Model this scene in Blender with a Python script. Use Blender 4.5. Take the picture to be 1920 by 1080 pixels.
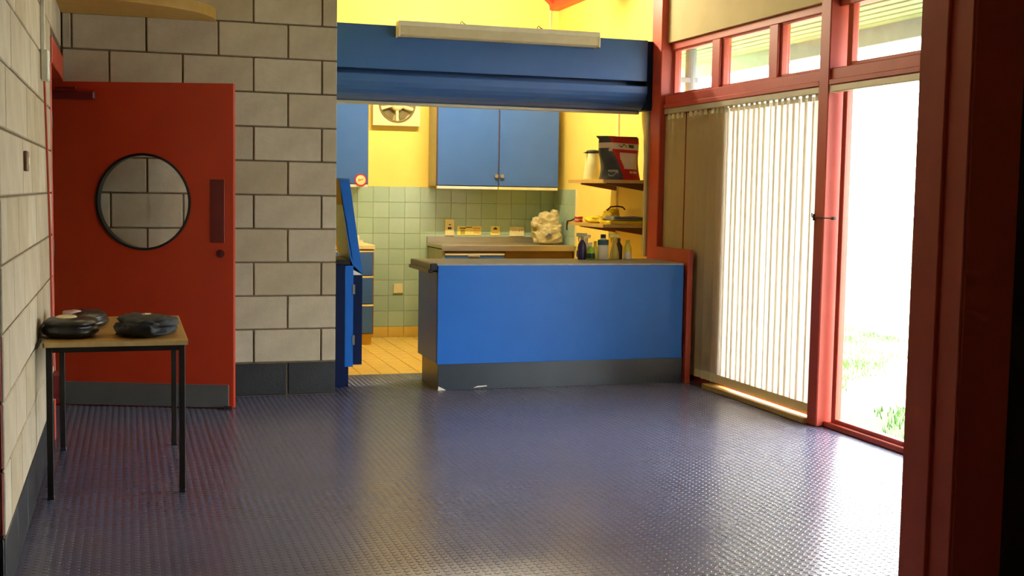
import bpy, bmesh, math, random
from mathutils import Vector, Matrix, noise
random.seed(7)
for o in list(bpy.data.objects): bpy.data.objects.remove(o, do_unlink=True)
S = bpy.context.scene
C = S.collection

# ------------------------------------------------------------------ camera
# room axes: X along the block wall (right), Y away from the camera, Z up, block wall at Y = 0
CAM = Vector((-1.01455, -8.17667, 1.39265)); F_PX = 2266.436; YAW, PITCH, ROLL = -0.307596, -0.078706, 0.0170351
fwd = Vector((-math.sin(YAW)*math.cos(PITCH), math.cos(YAW)*math.cos(PITCH), math.sin(PITCH)))
rt0 = Vector((math.cos(YAW), math.sin(YAW), 0)); up0 = rt0.cross(fwd)
rt = math.cos(ROLL)*rt0 + math.sin(ROLL)*up0; up = -math.sin(ROLL)*rt0 + math.cos(ROLL)*up0
cd = bpy.data.cameras.new('camera'); cam = bpy.data.objects.new('camera', cd); C.objects.link(cam)
cd.sensor_width = 36; cd.lens = F_PX/1920*36; cd.clip_start = .05; cd.clip_end = 300
m3 = Matrix((rt, up, -fwd)).transposed(); cam.matrix_world = Matrix.Translation(CAM) @ m3.to_4x4()
S.camera = cam

# ------------------------------------------------------------------ sky, exposure
w = bpy.data.worlds.new('overcast_sky'); S.world = w; w.use_nodes = True
bg = w.node_tree.nodes['Background']; bg.inputs[0].default_value = (.92, .97, 1.0, 1); bg.inputs[1].default_value = 7.0
S.view_settings.view_transform = 'Standard'; S.view_settings.look = 'None'
S.view_settings.exposure = 1.7; S.view_settings.gamma = 1; S.view_settings.use_curve_mapping = False

# ------------------------------------------------------------------ materials
def lin(c):
    return tuple((v/255/12.92 if v/255 <= .04045 else ((v/255+.055)/1.055)**2.4) for v in c) + (1,)
MATS = {}
def mat(name, rgb, rough=.5, rgb2=None, scale=8, bump=0, bscale=60, metal=0, spec=.5, coords='Object', trans=0, sub=0, stretch=None, emit=0, coat=0, tcol=None):
    if name in MATS: return MATS[name]
    m = bpy.data.materials.new(name); m.use_nodes = True; nt = m.node_tree; N = nt.nodes; L = nt.links
    b = N['Principled BSDF']; b.inputs['Base Color'].default_value = lin(rgb); b.inputs['Roughness'].default_value = rough
    b.inputs['Metallic'].default_value = metal; b.inputs['Specular IOR Level'].default_value = spec
    if coat: b.inputs['Coat Weight'].default_value = coat; b.inputs['Coat Roughness'].default_value = .15
    tc = N.new('ShaderNodeTexCoord'); mp = N.new('ShaderNodeMapping'); L.new(tc.outputs[coords], mp.inputs[0])
    if stretch: mp.inputs['Scale'].default_value = stretch
    rgb2 = rgb2 or tuple(max(0, int(v*.93)) for v in rgb)
    nz = N.new('ShaderNodeTexNoise'); nz.inputs['Scale'].default_value = scale; nz.inputs['Detail'].default_value = 6; nz.inputs['Roughness'].default_value = .6
    L.new(mp.outputs[0], nz.inputs['Vector'])
    cr = N.new('ShaderNodeValToRGB'); cr.color_ramp.elements[0].position = .35; cr.color_ramp.elements[1].position = .65
    cr.color_ramp.elements[0].color = lin(rgb); cr.color_ramp.elements[1].color = lin(rgb2)
    L.new(nz.outputs['Fac'], cr.inputs[0]); L.new(cr.outputs[0], b.inputs['Base Color'])
    if bump:
        n2 = N.new('ShaderNodeTexNoise'); n2.inputs['Scale'].default_value = bscale; n2.inputs['Detail'].default_value = 4
        L.new(mp.outputs[0], n2.inputs['Vector'])
        bp = N.new('ShaderNodeBump'); bp.inputs['Strength'].default_value = bump; bp.inputs['Distance'].default_value = .004
        L.new(n2.outputs['Fac'], bp.inputs['Height']); L.new(bp.outputs[0], b.inputs['Normal'])
    if emit:
        b.inputs['Emission Color'].default_value = lin(rgb); b.inputs['Emission Strength'].default_value = emit
    if trans:   # translucent cloth or film
        out = N['Material Output']; tr = N.new('ShaderNodeBsdfTranslucent'); mx = N.new('ShaderNodeMixShader')
        (L.new(cr.outputs[0], tr.inputs[0]) if not tcol else None); tr.inputs[0].default_value = lin(tcol or rgb); mx.inputs[0].default_value = trans
        L.new(b.outputs[0], mx.inputs[1]); L.new(tr.outputs[0], mx.inputs[2]); L.new(mx.outputs[0], out.inputs[0])
    MATS[name] = m; return m
def glass_mat():
    m = bpy.data.materials.new('clear_glass'); m.use_nodes = True; nt = m.node_tree; N = nt.nodes; L = nt.links
    N.remove(N['Principled BSDF']); t = N.new('ShaderNodeBsdfTransparent'); t.inputs[0].default_value = (.96, .98, .97, 1)
    g = N.new('ShaderNodeBsdfGlossy'); g.inputs['Roughness'].default_value = .02
    f = N.new('ShaderNodeLayerWeight'); f.inputs[0].default_value = .5; pw = N.new('ShaderNodeMath'); pw.operation = 'POWER'; pw.inputs[1].default_value = 5
    ma = N.new('ShaderNodeMath'); ma.operation = 'MULTIPLY_ADD'; ma.inputs[1].default_value = .9; ma.inputs[2].default_value = .04; mx = N.new('ShaderNodeMixShader')
    L.new(f.outputs['Facing'], pw.inputs[0]); L.new(pw.outputs[0], ma.inputs[0])
    L.new(ma.outputs[0], mx.inputs[0]); L.new(t.outputs[0], mx.inputs[1]); L.new(g.outputs[0], mx.inputs[2]); L.new(mx.outputs[0], N['Material Output'].inputs[0])
    return m
GLASS = glass_mat()
BLOCK = mat('block_grey', (186, 170, 146), .9, (172, 156, 132), 5, .5, 130)
BLOCKB = mat('block_grey_pale', (194, 180, 158), .9, (178, 163, 140), 6, .5, 130)
BLOCKC = mat('block_grey_warm', (180, 162, 134), .9, (166, 149, 122), 4, .5, 130)
BLACKB = mat('block_black_paint', (30, 30, 33), .5, (40, 40, 43), 9, .5, 110)
REDB = mat('block_red_paint', (176, 84, 74), .75, (160, 74, 64), 7, .4, 110)
MORTAR = mat('mortar_dark', (116, 98, 74), .95, (100, 84, 62), 20, .4, 160)
RUBBER = mat('rubber_floor', (80, 79, 100), .27, (87, 86, 107), 1.6, .2, 45, spec=.6)
STUD = mat('rubber_studs', (84, 83, 104), .25, (91, 90, 111), 3, 0, spec=.6)
RED = mat('red_gloss_paint', (192, 64, 36), .4, (182, 56, 32), 5, .08, 40)
REDPOST = mat('red_frame_paint', (190, 74, 52), .5, (180, 66, 46), 5, .1, 40)
DOORRED = mat('red_door_paint', (192, 54, 19), .45, (184, 48, 17), 4, .1, 50)
MAROON = mat('dark_red_paint', (112, 22, 24), .45, (100, 18, 20), 6)
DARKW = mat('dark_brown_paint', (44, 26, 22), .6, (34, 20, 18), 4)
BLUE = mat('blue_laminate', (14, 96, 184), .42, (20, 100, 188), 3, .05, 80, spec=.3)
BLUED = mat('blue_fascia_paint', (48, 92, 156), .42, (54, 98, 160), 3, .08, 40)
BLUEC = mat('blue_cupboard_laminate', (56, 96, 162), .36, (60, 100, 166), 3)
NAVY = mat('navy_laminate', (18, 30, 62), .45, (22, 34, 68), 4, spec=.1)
BLACK = mat('black_laminate', (22, 22, 26), .3, (28, 28, 32), 6)
CHARC = mat('charcoal_plinth', (40, 50, 60), .35, (34, 42, 50), 3, .15, 30)
GREYTOP = mat('grey_worktop', (150, 150, 150), .4, (138, 138, 138), 30)
YEL = mat('yellow_wall_paint', (250, 224, 112), .7, (246, 218, 104), 3, .1, 50)
CREAM = mat('cream_wall_paint', (206, 190, 138), .75, (198, 182, 130), 3, .1, 50)
CEIL = mat('cream_ceiling_paint', (214, 206, 176), .8)
MINT = mat('mint_tile', (170, 192, 162), .22, (163, 186, 154), 5, .04, 20)
MINT2 = mat('mint_tile_light', (177, 197, 168), .22, (169, 191, 160), 5, .04, 20)
GROUT = mat('tile_grout', (176, 188, 150), .9)
YTILE = mat('yellow_quarry_tile', (232, 194, 84), .4, (222, 182, 74), 6, .1, 40)
YGROUT = mat('brown_grout', (150, 122, 54), .9)
STEEL = mat('stainless_steel', (190, 182, 160), .32, (180, 172, 150), 3, metal=.8, stretch=(1, 12, 12))
KICK = mat('kick_plate_metal', (120, 122, 122), .45, (110, 112, 112), 3, metal=.5)
WOODT = mat('table_oak_laminate', (196, 152, 78), .4, (178, 134, 62), 5, .1, 40, stretch=(2, 14, 2))
PLYE = mat('table_edge_ply', (206, 178, 122), .5, (190, 160, 104), 20)
PLY = mat('plywood_face', (218, 176, 86), .6, (206, 162, 76), 3, .1, 40, stretch=(1, 8, 1))
PLYEDGE = mat('plywood_edge', (218, 176, 86), .5, (206, 162, 76), 6, stretch=(2, 2, 40))
FRAMEB = mat('table_steel_brown', (34, 28, 24), .55, (28, 23, 20), 8, spec=.3)
LEATHER = mat('black_leather', (26, 26, 27), .32, (34, 34, 36), 10, .25, 60)
CLOTHB = mat('black_cloth', (34, 34, 37), .7, (26, 26, 29), 6, .5, 30)
PATCHC = mat('cream_patch', (226, 206, 156), .6)
PINKP = mat('pink_patch', (200, 130, 130), .6, (220, 190, 180), 20)
FABRIC = mat('blind_fabric', (230, 212, 166), .85, (222, 202, 154), 60, trans=.55, stretch=(1, 1, .25), tcol=(232, 227, 220))
HEM = mat('blind_hem', (230, 212, 166), .85, (222, 202, 154), 60)
ALU = mat('headrail_aluminium', (196, 188, 166), .4, (184, 176, 152), 6, metal=.3)
TRIMW = mat('sill_timber', (208, 172, 96), .5, (192, 156, 84), 6, stretch=(2, 12, 2))
WHITE = mat('white_plastic', (236, 230, 210), .4)
CREAMP = mat('cream_plastic', (238, 222, 160), .45)
DIFF = mat('diffuser_acrylic', (214, 200, 164), .35, (204, 190, 152), 10)
LABY = mat('yellow_label', (244, 226, 120), .6)
INK = mat('dark_print', (50, 46, 38), .6)
INKO = mat('orange_print', (222, 140, 70), .6)
BRONZE = mat('brown_edging', (128, 84, 56), .5)
UNDERW = mat('brown_carcass', (122, 92, 44), .6, (108, 82, 38), 5)
SHELFW = mat('shelf_timber', (206, 170, 86), .55, (192, 154, 74), 5, stretch=(2, 10, 2))
BAGGREY = mat('bag_charcoal', (56, 60, 62), .3, (64, 68, 70), 8, .3, 14)
BAGRED = mat('bag_red', (196, 34, 26), .3, (180, 28, 24), 8, .3, 14)
BAGWHITE = mat('bag_white_print', (232, 214, 184), .35, (222, 200, 168), 8, .3, 14)
BAGGREEN = mat('bag_green_print', (40, 84, 50), .4)
PLAST = mat('carrier_bag_film', (228, 214, 160), .35, (214, 198, 140), 8, trans=.3)
YCLOTH = mat('yellow_cloth', (236, 206, 40), .8, (222, 190, 30), 9, .3, 60)
GCLOTH = mat('grey_cloth', (140, 140, 144), .85, (120, 120, 126), 9, .3, 60)
REDP = mat('red_plastic', (200, 34, 34), .3)
STRAP = mat('black_strap', (36, 28, 22), .7)
SOFF = mat('canopy_green_white', (138, 156, 112), .6, (130, 148, 104), 4)
FASC = mat('canopy_fascia', (158, 188, 206), .55)
EXTG = mat('grey_outside_render', (150, 150, 154), .8)

# ------------------------------------------------------------------ mesh helpers
def add_box(bm, x0, x1, y0, y1, z0, z1, bev=0, seg=1):
    x0, x1 = sorted((x0, x1)); y0, y1 = sorted((y0, y1)); z0, z1 = sorted((z0, z1))
    r = bmesh.ops.create_cube(bm, size=1, matrix=Matrix.Translation(((x0+x1)/2, (y0+y1)/2, (z0+z1)/2)) @ Matrix.Diagonal((x1-x0, y1-y0, z1-z0, 1)))
    if bev:
        es = list({e for v in r['verts'] for e in v.link_edges})
        bmesh.ops.bevel(bm, geom=es, offset=bev, segments=seg, affect='EDGES', profile=.5)
def bx(*a, **k):
    bm = bmesh.new(); add_box(bm, *a, **k); return bm
def add_cyl(bm, p0, p1, r0, r1=None, n=16):
    p0, p1 = Vector(p0), Vector(p1); d = p1-p0
    bmesh.ops.create_cone(bm, cap_ends=True, segments=n, radius1=r0, radius2=r0 if r1 is None else r1, depth=d.length,
                          matrix=Matrix.Translation((p0+p1)/2) @ d.to_track_quat('Z', 'Y').to_matrix().to_4x4())
def cy(*a, **k):
    bm = bmesh.new(); add_cyl(bm, *a, **k); return bm
def add_tube(bm, pts, r, n=8):
    pts = [Vector(p) for p in pts]; rings = []
    for i, p in enumerate(pts):
        d = (pts[min(i+1, len(pts)-1)]-pts[max(i-1, 0)]).normalized(); q = d.to_track_quat('Z', 'Y')
        rings.append([bm.verts.new(p+q @ Vector((r*math.cos(6.28318*k/n), r*math.sin(6.28318*k/n), 0))) for k in range(n)])
    for a, b in zip(rings, rings[1:]):
        for k in range(n): bm.faces.new((a[k], a[(k+1) % n], b[(k+1) % n], b[k]))
    bm.faces.new(rings[0][::-1]); bm.faces.new(rings[-1])
def tube(pts, r, n=8):
    bm = bmesh.new(); add_tube(bm, pts, r, n); return bm
def prism(poly, a, b, axis):   # polygon in the two other axes, extruded along axis from a to b
    bm = bmesh.new()
    def P(u, v, t): return ((t, u, v), (u, t, v), (u, v, t))[axis]
    lo = [bm.verts.new(P(u, v, a)) for u, v in poly]; hi = [bm.verts.new(P(u, v, b)) for u, v in poly]; n = len(poly)
    bm.faces.new(lo); bm.faces.new(hi)
    for i in range(n): bm.faces.new((lo[i], lo[(i+1) % n], hi[(i+1) % n], hi[i]))
    bmesh.ops.recalc_face_normals(bm, faces=bm.faces); return bm
def lathe(prof, c=(0, 0, 0), n=20, sx=1, sy=1):
    bm = bmesh.new(); rings = []
    for r, z in prof: rings.append([bm.verts.new((c[0]+sx*r*math.cos(6.28318*k/n), c[1]+sy*r*math.sin(6.28318*k/n), c[2]+z)) for k in range(n)])
    for a, b in zip(rings, rings[1:]):
        for k in range(n): bm.faces.new((a[k], a[(k+1) % n], b[(k+1) % n], b[k]))
    bm.faces.new(rings[0][::-1]); bm.faces.new(rings[-1]); bmesh.ops.recalc_face_normals(bm, faces=bm.faces); return bm
def ring(c, r0, r1, d, axis=1, n=40):   # flat annulus with thickness d along the axis
    bm = bmesh.new(); V = []
    for k in range(n):
        a = 6.28318*k/n; row = []
        for r, t in ((r0, 0), (r1, 0), (r1, d), (r0, d)):
            u, v = r*math.cos(a), r*math.sin(a); p = ((t, u, v), (u, t, v), (u, v, t))[axis]
            row.append(bm.verts.new((c[0]+p[0], c[1]+p[1], c[2]+p[2])))
        V.append(row)
    for k in range(n):
        a, b = V[k], V[(k+1) % n]
        for j in range(4): bm.faces.new((a[j], a[(j+1) % 4], b[(j+1) % 4], b[j]))
    bmesh.ops.recalc_face_normals(bm, faces=bm.faces); return bm
def wl(o):
    v = Vector((0, 0, 0))
    while o: v += o.location; o = o.parent
    return v
def obj(name, bm, m, parent=None, local=False, smooth=False):
    """link a bmesh as one object; world coordinates unless local (its own or its parent's frame)"""
    if parent and not local: bmesh.ops.translate(bm, verts=bm.verts, vec=-wl(parent))
    if smooth:
        for f in bm.faces: f.smooth = True
    me = bpy.data.meshes.new(name); bm.to_mesh(me); bm.free()
    me.materials.append(m); o = bpy.data.objects.new(name, me); C.objects.link(o)
    if parent: o.parent = parent
    return o
def tag(o, label, cat, group=None):
    o['label'] = label; o['category'] = cat
    if group: o['group'] = group
    return o
def thing(name, label, cat, loc, rotz=0, group=None):
    o = bpy.data.objects.new(name, None); C.objects.link(o); o.location = loc; o.rotation_euler = (0, 0, rotz); o.empty_display_size = .1
    return tag(o, label, cat, group)
def struct(name, bm, m, parent=None):
    o = obj(name, bm, m, parent)
    if not parent: o['kind'] = 'structure'
    return o
MC = {}
def piece(name, size, loc, m, parent, bev=.003):
    """a box piece (block, tile, board) that shares its mesh with pieces of the same size"""
    key = (name, tuple(round(s, 4) for s in size), m.name, bev)
    if key not in MC:
        bm = bx(-size[0]/2, size[0]/2, -size[1]/2, size[1]/2, -size[2]/2, size[2]/2, bev=bev)
        me = bpy.data.meshes.new(name); bm.to_mesh(me); bm.free(); me.materials.append(m); MC[key] = me
    o = bpy.data.objects.new(name, MC[key]); C.objects.link(o); o.location = Vector(loc)-wl(parent); o.parent = parent
    return o

# ------------------------------------------------------------------ the building shell
XL, XR = -1.41, 3.0
floor = struct('floor', bx(-5.2, 3.12, -10.6, .80, -.12, 0), RUBBER)
bm = bmesh.new(); P = .035                                   # raised studs of the rubber floor on a square grid
for i in range(int(4.36/P)+1):
    for j in range(int(5.92/P)+1):
        x, y = XL+.03+i*P, -5.15+j*P
        if x > 2.94 or y > .78: continue
        vb = [bm.verts.new((x+.0128*math.cos(k*.785398), y+.0128*math.sin(k*.785398), -.0004)) for k in range(8)]
        vt = [bm.verts.new((x+.0098*math.cos(k*.785398), y+.0098*math.sin(k*.785398), .0015)) for k in range(8)]
        bm.faces.new(vt)
        for k in range(8): bm.faces.new((vb[k], vb[(k+1) % 8], vt[(k+1) % 8], vt[k]))
studs = obj('floor_studs', bm, STUD, floor); studs['kind'] = 'stuff'

kfloor = struct('floor_kitchen', bx(.2, 3.0, .80, 3.1, -.12, -.006), YGROUT)
kfloor_t = .152
for i in range(19):
    for j in range(16):
        x0, x1 = .2+i*kfloor_t, min(.2+(i+1)*kfloor_t, 3.0); y0, y1 = .80+j*kfloor_t, min(.80+(j+1)*kfloor_t, 3.1)
        if x1-x0 < .03 or y1-y0 < .03: continue
        piece('floor_tile', (x1-x0-.006, y1-y0-.006, .012), ((x0+x1)/2, (y0+y1)/2, -.006+.001*random.random()), YTILE, kfloor, .0015)

# block walls: dark recessed mortar slab with every block as a piece
HB, LB, JT = .225, .45, .0105
wall_back = struct('wall_back', bx(XL-.1, .325, .010, .19, 0, 3.3), MORTAR)
for n in range(14):
    z0 = n*HB; ph = 0 if n % 2 == 0 else .225
    edges = [XL] + [e for e in [ph+LB*k for k in range(-6, 4)] if XL+.04 < e < .30] + [.33]
    for a, b in zip(edges, edges[1:]):
        m = BLACKB if n == 0 else random.choice((BLOCK, BLOCK, BLOCKB, BLOCKC))
        piece('block', (b-a-JT, .10, HB-JT), ((a+b)/2, .05+random.uniform(0, .0015), z0+HB/2), m, wall_back, .004)
wall_left = struct('wall_left', bx(XL-.2, XL-.007, -3.935, -1.17, 0, 3.3), MORTAR)
for n in range(14):
    z0 = n*HB; ph = -3.94 if n % 2 == 0 else -3.94+.225
    edges = [-3.94] + [e for e in [ph+LB*k for k in range(0, 9)] if -3.9 < e < -1.21] + [-1.17]
    for a, b in zip(edges, edges[1:]):
        piece('block', (.10, b-a-JT*.8, HB-JT*.8), (XL-.05+random.uniform(0, .0015), (a+b)/2, z0+HB/2), BLACKB if n == 0 else random.choice((BLOCK, BLOCK, BLOCKB, BLOCKC)), wall_left, .004)
over = struct('wall_left_over_door', bx(XL-.2, XL-.007, -1.17, .01, 2.06, 3.3), MORTAR)
for n in range(10, 14):
    for a, b in ((-1.17, -.72), (-.72, -.27), (-.27, 0)) if n % 2 else ((-1.17, -.945), (-.945, -.495), (-.495, -.045)):
        piece('block', (.10, b-a-JT*.8, HB-JT*.8), (XL-.05, (a+b)/2, n*HB+HB/2), random.choice((BLOCK, BLOCKB, BLOCKC)), over, .004)
wall_return = struct('wall_return', bx(-5.2, XL-.012, -3.932, -3.75, 0, 3.3), MORTAR)
for n in range(14):
    xs = XL
    for k in range(8):
        wd = .225 if (k == 0 and n % 2) else LB
        a, b = xs-wd, xs; xs = a
        m = BLACKB if n == 0 else (REDB if n < 4 else BLOCK)
        piece('block', (wd-JT, .10, HB-JT), ((a+b)/2, -3.94+.05, n*HB+HB/2), m, wall_return, .004)
struct('wall_hall_left', bx(-5.3, -5.2, -10.6, -3.75, 0, 3.3), CREAM)
struct('wall_hall_rear', bx(-5.2, 3.15, -10.7, -10.6, 0, 5.4), CREAM)
struct('wall_hall_right', bx(3.0, 3.15, -10.6, -4.18, 0, 3.3), CREAM)
# corridor behind the red door
struct('wall_corridor', bx(-2.75, -2.65, -1.5, .3, 0, 2.6), CREAM)
struct('wall_corridor_near', bx(-2.75, XL-.1, -1.35, -1.17, 0, 2.6), CREAM)
struct('wall_corridor_far', bx(-2.75, XL-.1, .0, .15, 0, 3.3), CREAM)
struct('ceiling_corridor', bx(-2.75, XL-.05, -1.35, .15, 2.6, 2.7), CEIL)
# kitchen
wall_kback = struct('wall_kitchen_back', prism([(.1, -.1), (3.15, -.1), (3.15, 3.2), (.85, 5.2), (.1, 4.6)], 3.108, 3.25, 1), YEL)
struct('wall_kitchen_left', bx(.1, .2, .19, 3.15, 0, 4.6), YEL)
wall_kright = struct('wall_kitchen_right', bx(3.0, 3.15, .73, 3.15, -.1, 3.3), YEL)
TZ0, TS = .10, .1515
backing = struct('tile_backing', bx(.2, 3.0, 3.1045, 3.112, TZ0, 1.432), GROUT, wall_kback)
for i in range(19):
    x1 = 3.0-i*TS; x0 = max(.2, x1-TS)
    if x1-x0 < .04: continue
    for j in range(9):
        z0 = TZ0+j*.148
        piece('wall_tile', (x1-x0-.003, .006, .145), ((x0+x1)/2, 3.1025, z0+.074), random.choice((MINT, MINT2)), wall_kback, .0012)
    piece('skirting_tile', (x1-x0-.004, .010, .096), ((x0+x1)/2, 3.103, .049), YTILE, wall_kback, .003)
struct('tile_backing', bx(2.992, 3.001, 2.5, 3.1, .9, 1.432), GROUT, wall_kright)
for i in range(4):
    for j in range(4):
        piece('wall_tile', (.006, TS-.003, .145), (2.991, 3.1-(i+.5)*TS, .84+(j+.5)*.148), random.choice((MINT, MINT2)), wall_kright, .0012)
struct('tile_edge', bx(2.984, 3.001, 2.484, 2.494, .9, 1.437), CREAMP, wall_kright)
# gable ceiling and roof timbers
slope = math.tan(math.radians(40)); RX, RZ = .85, 3.2+(3.15-.85)*math.tan(math.radians(40))
struct('ceiling', prism([(3.15, 3.24), (RX, RZ+.04), (-1.55, 3.24), (-5.3, 3.24), (-5.3, 3.4), (-1.6, 3.4), (RX, RZ+.3), (3.95, 2.78), (3.95, 2.68), (3.15, 3.2)], -10.7, 3.25, 1), CEIL)
struct('trim_6', bx(2.90, 3.0, .73, 3.1, 3.165, 3.3), RED)           # wall plate along the kitchen side wall
for y in (3.0, 1.55):
    struct('trim_7', prism([(2.96, 3.165), (2.96, 3.30), (RX, RZ+.03), (RX, RZ-.16)], y, y+.1, 1), RED)

# ------------------------------------------------------------------ window wall (X = 3): red timber frame
PF = 2.97
struct('wall_right', bx(3.0, 3.15, -4.18, .73, 2.575, 3.3), CREAM)
struct('trim_1', bx(2.945, 3.12, .55, .735, 0, 3.2, bev=.006), REDPOST)         # corner post
struct('trim_2', bx(PF, 3.14, -1.80, -1.69, 0, 3.2, bev=.006), REDPOST)         # post between the bays
struct('trim_3', bx(PF, 3.14, -4.18, -4.06, 0, 3.2, bev=.006), REDPOST)
tb = bmesh.new(); add_box(tb, 2.985, 3.13, -1.69, .55, 2.065, 2.165, bev=.005); add_box(tb, 2.972, 2.99, -1.69, .55, 2.065, 2.098, bev=.004)
struct('trim_4', tb, REDPOST)                                                    # transom over the blind
tb = bmesh.new(); add_box(tb, 2.985, 3.13, -4.06, -1.80, 2.065, 2.165, bev=.005); add_box(tb, 2.972, 2.99, -4.06, -1.80, 2.065, 2.098, bev=.004)
struct('trim_5', tb, REDPOST)
struct('trim_8', bx(3.03, 3.13, -1.69, .55, 2.52, 2.585, bev=.004), REDPOST)     # heads over the high windows
struct('trim_9', bx(3.03, 3.13, -4.06, -1.80, 2.53, 2.585, bev=.004), REDPOST)
struct('trim_10', bx(3.025, 3.12, -.273, -.152, 2.165, 2.52, bev=.004), REDPOST)
struct('trim_11', bx(3.025, 3.12, -1.088, -.977, 2.165, 2.52, bev=.004), REDPOST)
def window(n, y0, y1, z0, z1, fr=.035, x0=3.045, x1=3.09, m=REDPOST):
    """pane with a frame round it in the window wall; y0, y1 bound the visible glass"""
    y0, y1 = sorted((y0, y1))
    g = struct('window_%d' % n, bx(3.062, 3.067, y0-.008, y1+.008, z0-.008, z1+.008), GLASS)
    f = bmesh.new()
    for a in ((y0-fr, y0, z0-fr, z1+fr), (y1, y1+fr, z0-fr, z1+fr), (y0-.001, y1+.001, z0-fr, z0), (y0-.001, y1+.001, z1, z1+fr)):
        add_box(f, x0, x1, a[0], a[1], a[2], a[3], bev=.004)
    obj('window_frame', f, m, g)
    return g
window(1, .515, -.13, 2.188, 2.508, fr=.022)
window(2, -.295, -.955, 2.188, 2.508, fr=.022)
window(3, -1.11, -1.668, 2.188, 2.508, fr=.022)
window(4, -1.915, -2.97, 2.195, 2.535, fr=.05)
window(7, -3.1, -4.02, 2.195, 2.535, fr=.05)
struct('trim_12', bx(3.0, 3.12, -3.1, -3.0, 0, 2.53, bev=.004), REDPOST)
window(5, -1.885, -2.95, .06, 2.03, fr=.045)                # tall glazed leaf
window(8, -3.15, -4.01, .06, 2.03, fr=.045)
struct('trim_13', bx(3.02, 3.13, -4.06, -1.80, 0, .035, bev=.004), REDPOST)       # threshold
window(9, -.46, -1.64, .06, 2.03, fr=.045)
struct('trim_14', bx(3.04, 3.11, -.42, .55, 0, 2.065), REDPOST)                   # solid panel behind the shaded slats
struct('trim_15', bx(2.945, 3.04, -1.69, -.30, 0, .035, bev=.004), TRIMW)         # pale timber sill strip

# red jamb of the wide opening the camera looks through, and the dark partition beside it
jb = struct('door_2', bx(1.500, 1.690, -4.98, -4.70, 0, 3.3, bev=.004), REDPOST)
obj('door_stop_bead', bx(1.486, 1.502, -4.86, -4.79, 0, 3.3, bev=.003), REDPOST, jb)
obj('edge_bead', bx(1.492, 1.502, -4.975, -4.935, 0, 3.3, bev=.003), REDPOST, jb)
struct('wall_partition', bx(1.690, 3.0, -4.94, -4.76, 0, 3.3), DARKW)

# ------------------------------------------------------------------ outside: canopy, ground
can = thing('canopy', 'ribbed pale green roof overhang outside the high windows', 'canopy', (3.15, -1.5, 2.45))
obj('soffit_board', bx(3.14, 3.94, -6, 4.2, 2.645, 2.675), SOFF, can)
for k in range(6):
    x = 3.17+k*.120
    obj('slat', bx(x, x+.092, -6, 4.2, 2.566, 2.647, bev=.006), SOFF, can)
obj('fascia', bx(3.885, 3.94, -6, 4.2, 2.447, 2.64, bev=.004), FASC, can)
dp = thing('downpipe', 'grey downpipe outside beyond the corner post', 'downpipe', (3.32, .80, -.1))
obj('pipe', cy((3.32, .80, -.12), (3.32, .80, 2.563), .045), EXTG, dp, smooth=False)
for z in (.5, 2.3): obj('bracket', bx(3.12, 3.37, .76, .84, z, z+.04, bev=.004), EXTG, dp)
gm = bpy.data.materials.new('gravel_and_lawn'); gm.use_nodes = True; nt = gm.node_tree; N = nt.nodes; L = nt.links
tc = N.new('ShaderNodeTexCoord'); nz = N.new('ShaderNodeTexNoise'); nz.inputs['Scale'].default_value = .9; nz.inputs['Detail'].default_value = 8
L.new(tc.outputs['Object'], nz.inputs['Vector']); cr = N.new('ShaderNodeValToRGB')
cr.color_ramp.elements[0].position = .44; cr.color_ramp.elements[0].color = lin((64, 92, 40)); cr.color_ramp.elements[1].position = .56; cr.color_ramp.elements[1].color = lin((176, 172, 152))
L.new(nz.outputs['Fac'], cr.inputs[0]); L.new(cr.outputs[0], N['Principled BSDF'].inputs['Base Color']); N['Principled BSDF'].inputs['Roughness'].default_value = .9
ground = struct('ground', bx(3.12, 60, -40, 60, -.30, -.12), gm)
bm = bmesh.new()
for k in range(16000):                                         # grass tufts by the path
    x = random.uniform(3.55, 8.0); y = random.uniform(-2.6, 4.5)
    if noise.noise(Vector((x*.9, y*.9, 3.3))) < .05: continue
    h = random.uniform(.03, .08); a = random.uniform(0, 6.28); dx, dy = .006*math.cos(a), .006*math.sin(a); lx, ly = random.uniform(-.03, .03), random.uniform(-.03, .03)
    bm.faces.new([bm.verts.new(v) for v in ((x-dx, y-dy, -.125), (x+dx, y+dy, -.125), (x+lx, y+ly, -.12+h))])
g = obj('lawn_grass', bm, mat('grass_green', (84, 126, 56), .8, (98, 138, 66), 2), None); g['kind'] = 'stuff'; tag(g, 'patchy green grass outside the tall glazed window', 'grass')

# ------------------------------------------------------------------ vertical blind
vb = thing('vertical_blind', 'cream vertical blind of hanging fabric slats across the tall window', 'blind', (3.0, -.55, .05))
obj('headrail', bx(2.978, 3.03, -1.685, .655-.11, 2.022, 2.064, bev=.004), ALU, vb)
ys = [.500, .425, .345, .268, .120, .040, -.042, -.122, -.240, -.315, -.385]
def slat(y, ang, wd=.094):
    o = bpy.data.objects.new('slat', SLM); C.objects.link(o); o.parent = vb; o.location = Vector((3.004, y, 0))-wl(vb); o.rotation_euler = (0, 0, ang)
    h = bpy.data.objects.new('slat_hem', HEMM); C.objects.link(h); h.parent = o
    k = bpy.data.objects.new('hanger', HANGM); C.objects.link(k); k.parent = o
def curved_slat(wd, z0, z1, t=.0012, sag=.004, n=4):
    bm = bmesh.new(); A = []; 
    for i in range(n+1):
        u = -1+2*i/n; A.append((wd/2*u, sag*(1-u*u)))
    pts = [(x+t/2, y) for y, x in A]+[(x-t/2, y) for y, x in A[::-1]]
    return prism([(p[0], p[1]) for p in pts], z0, z1, 2)
def as_mesh(bm, m):
    me = bpy.data.meshes.new('slat'); bm.to_mesh(me); bm.free(); me.materials.append(m); return me
SLM = as_mesh(curved_slat(.094, .055, 2.012), FABRIC); HEMM = as_mesh(curved_slat(.0945, .053, .115, t=.004), HEM)
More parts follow.
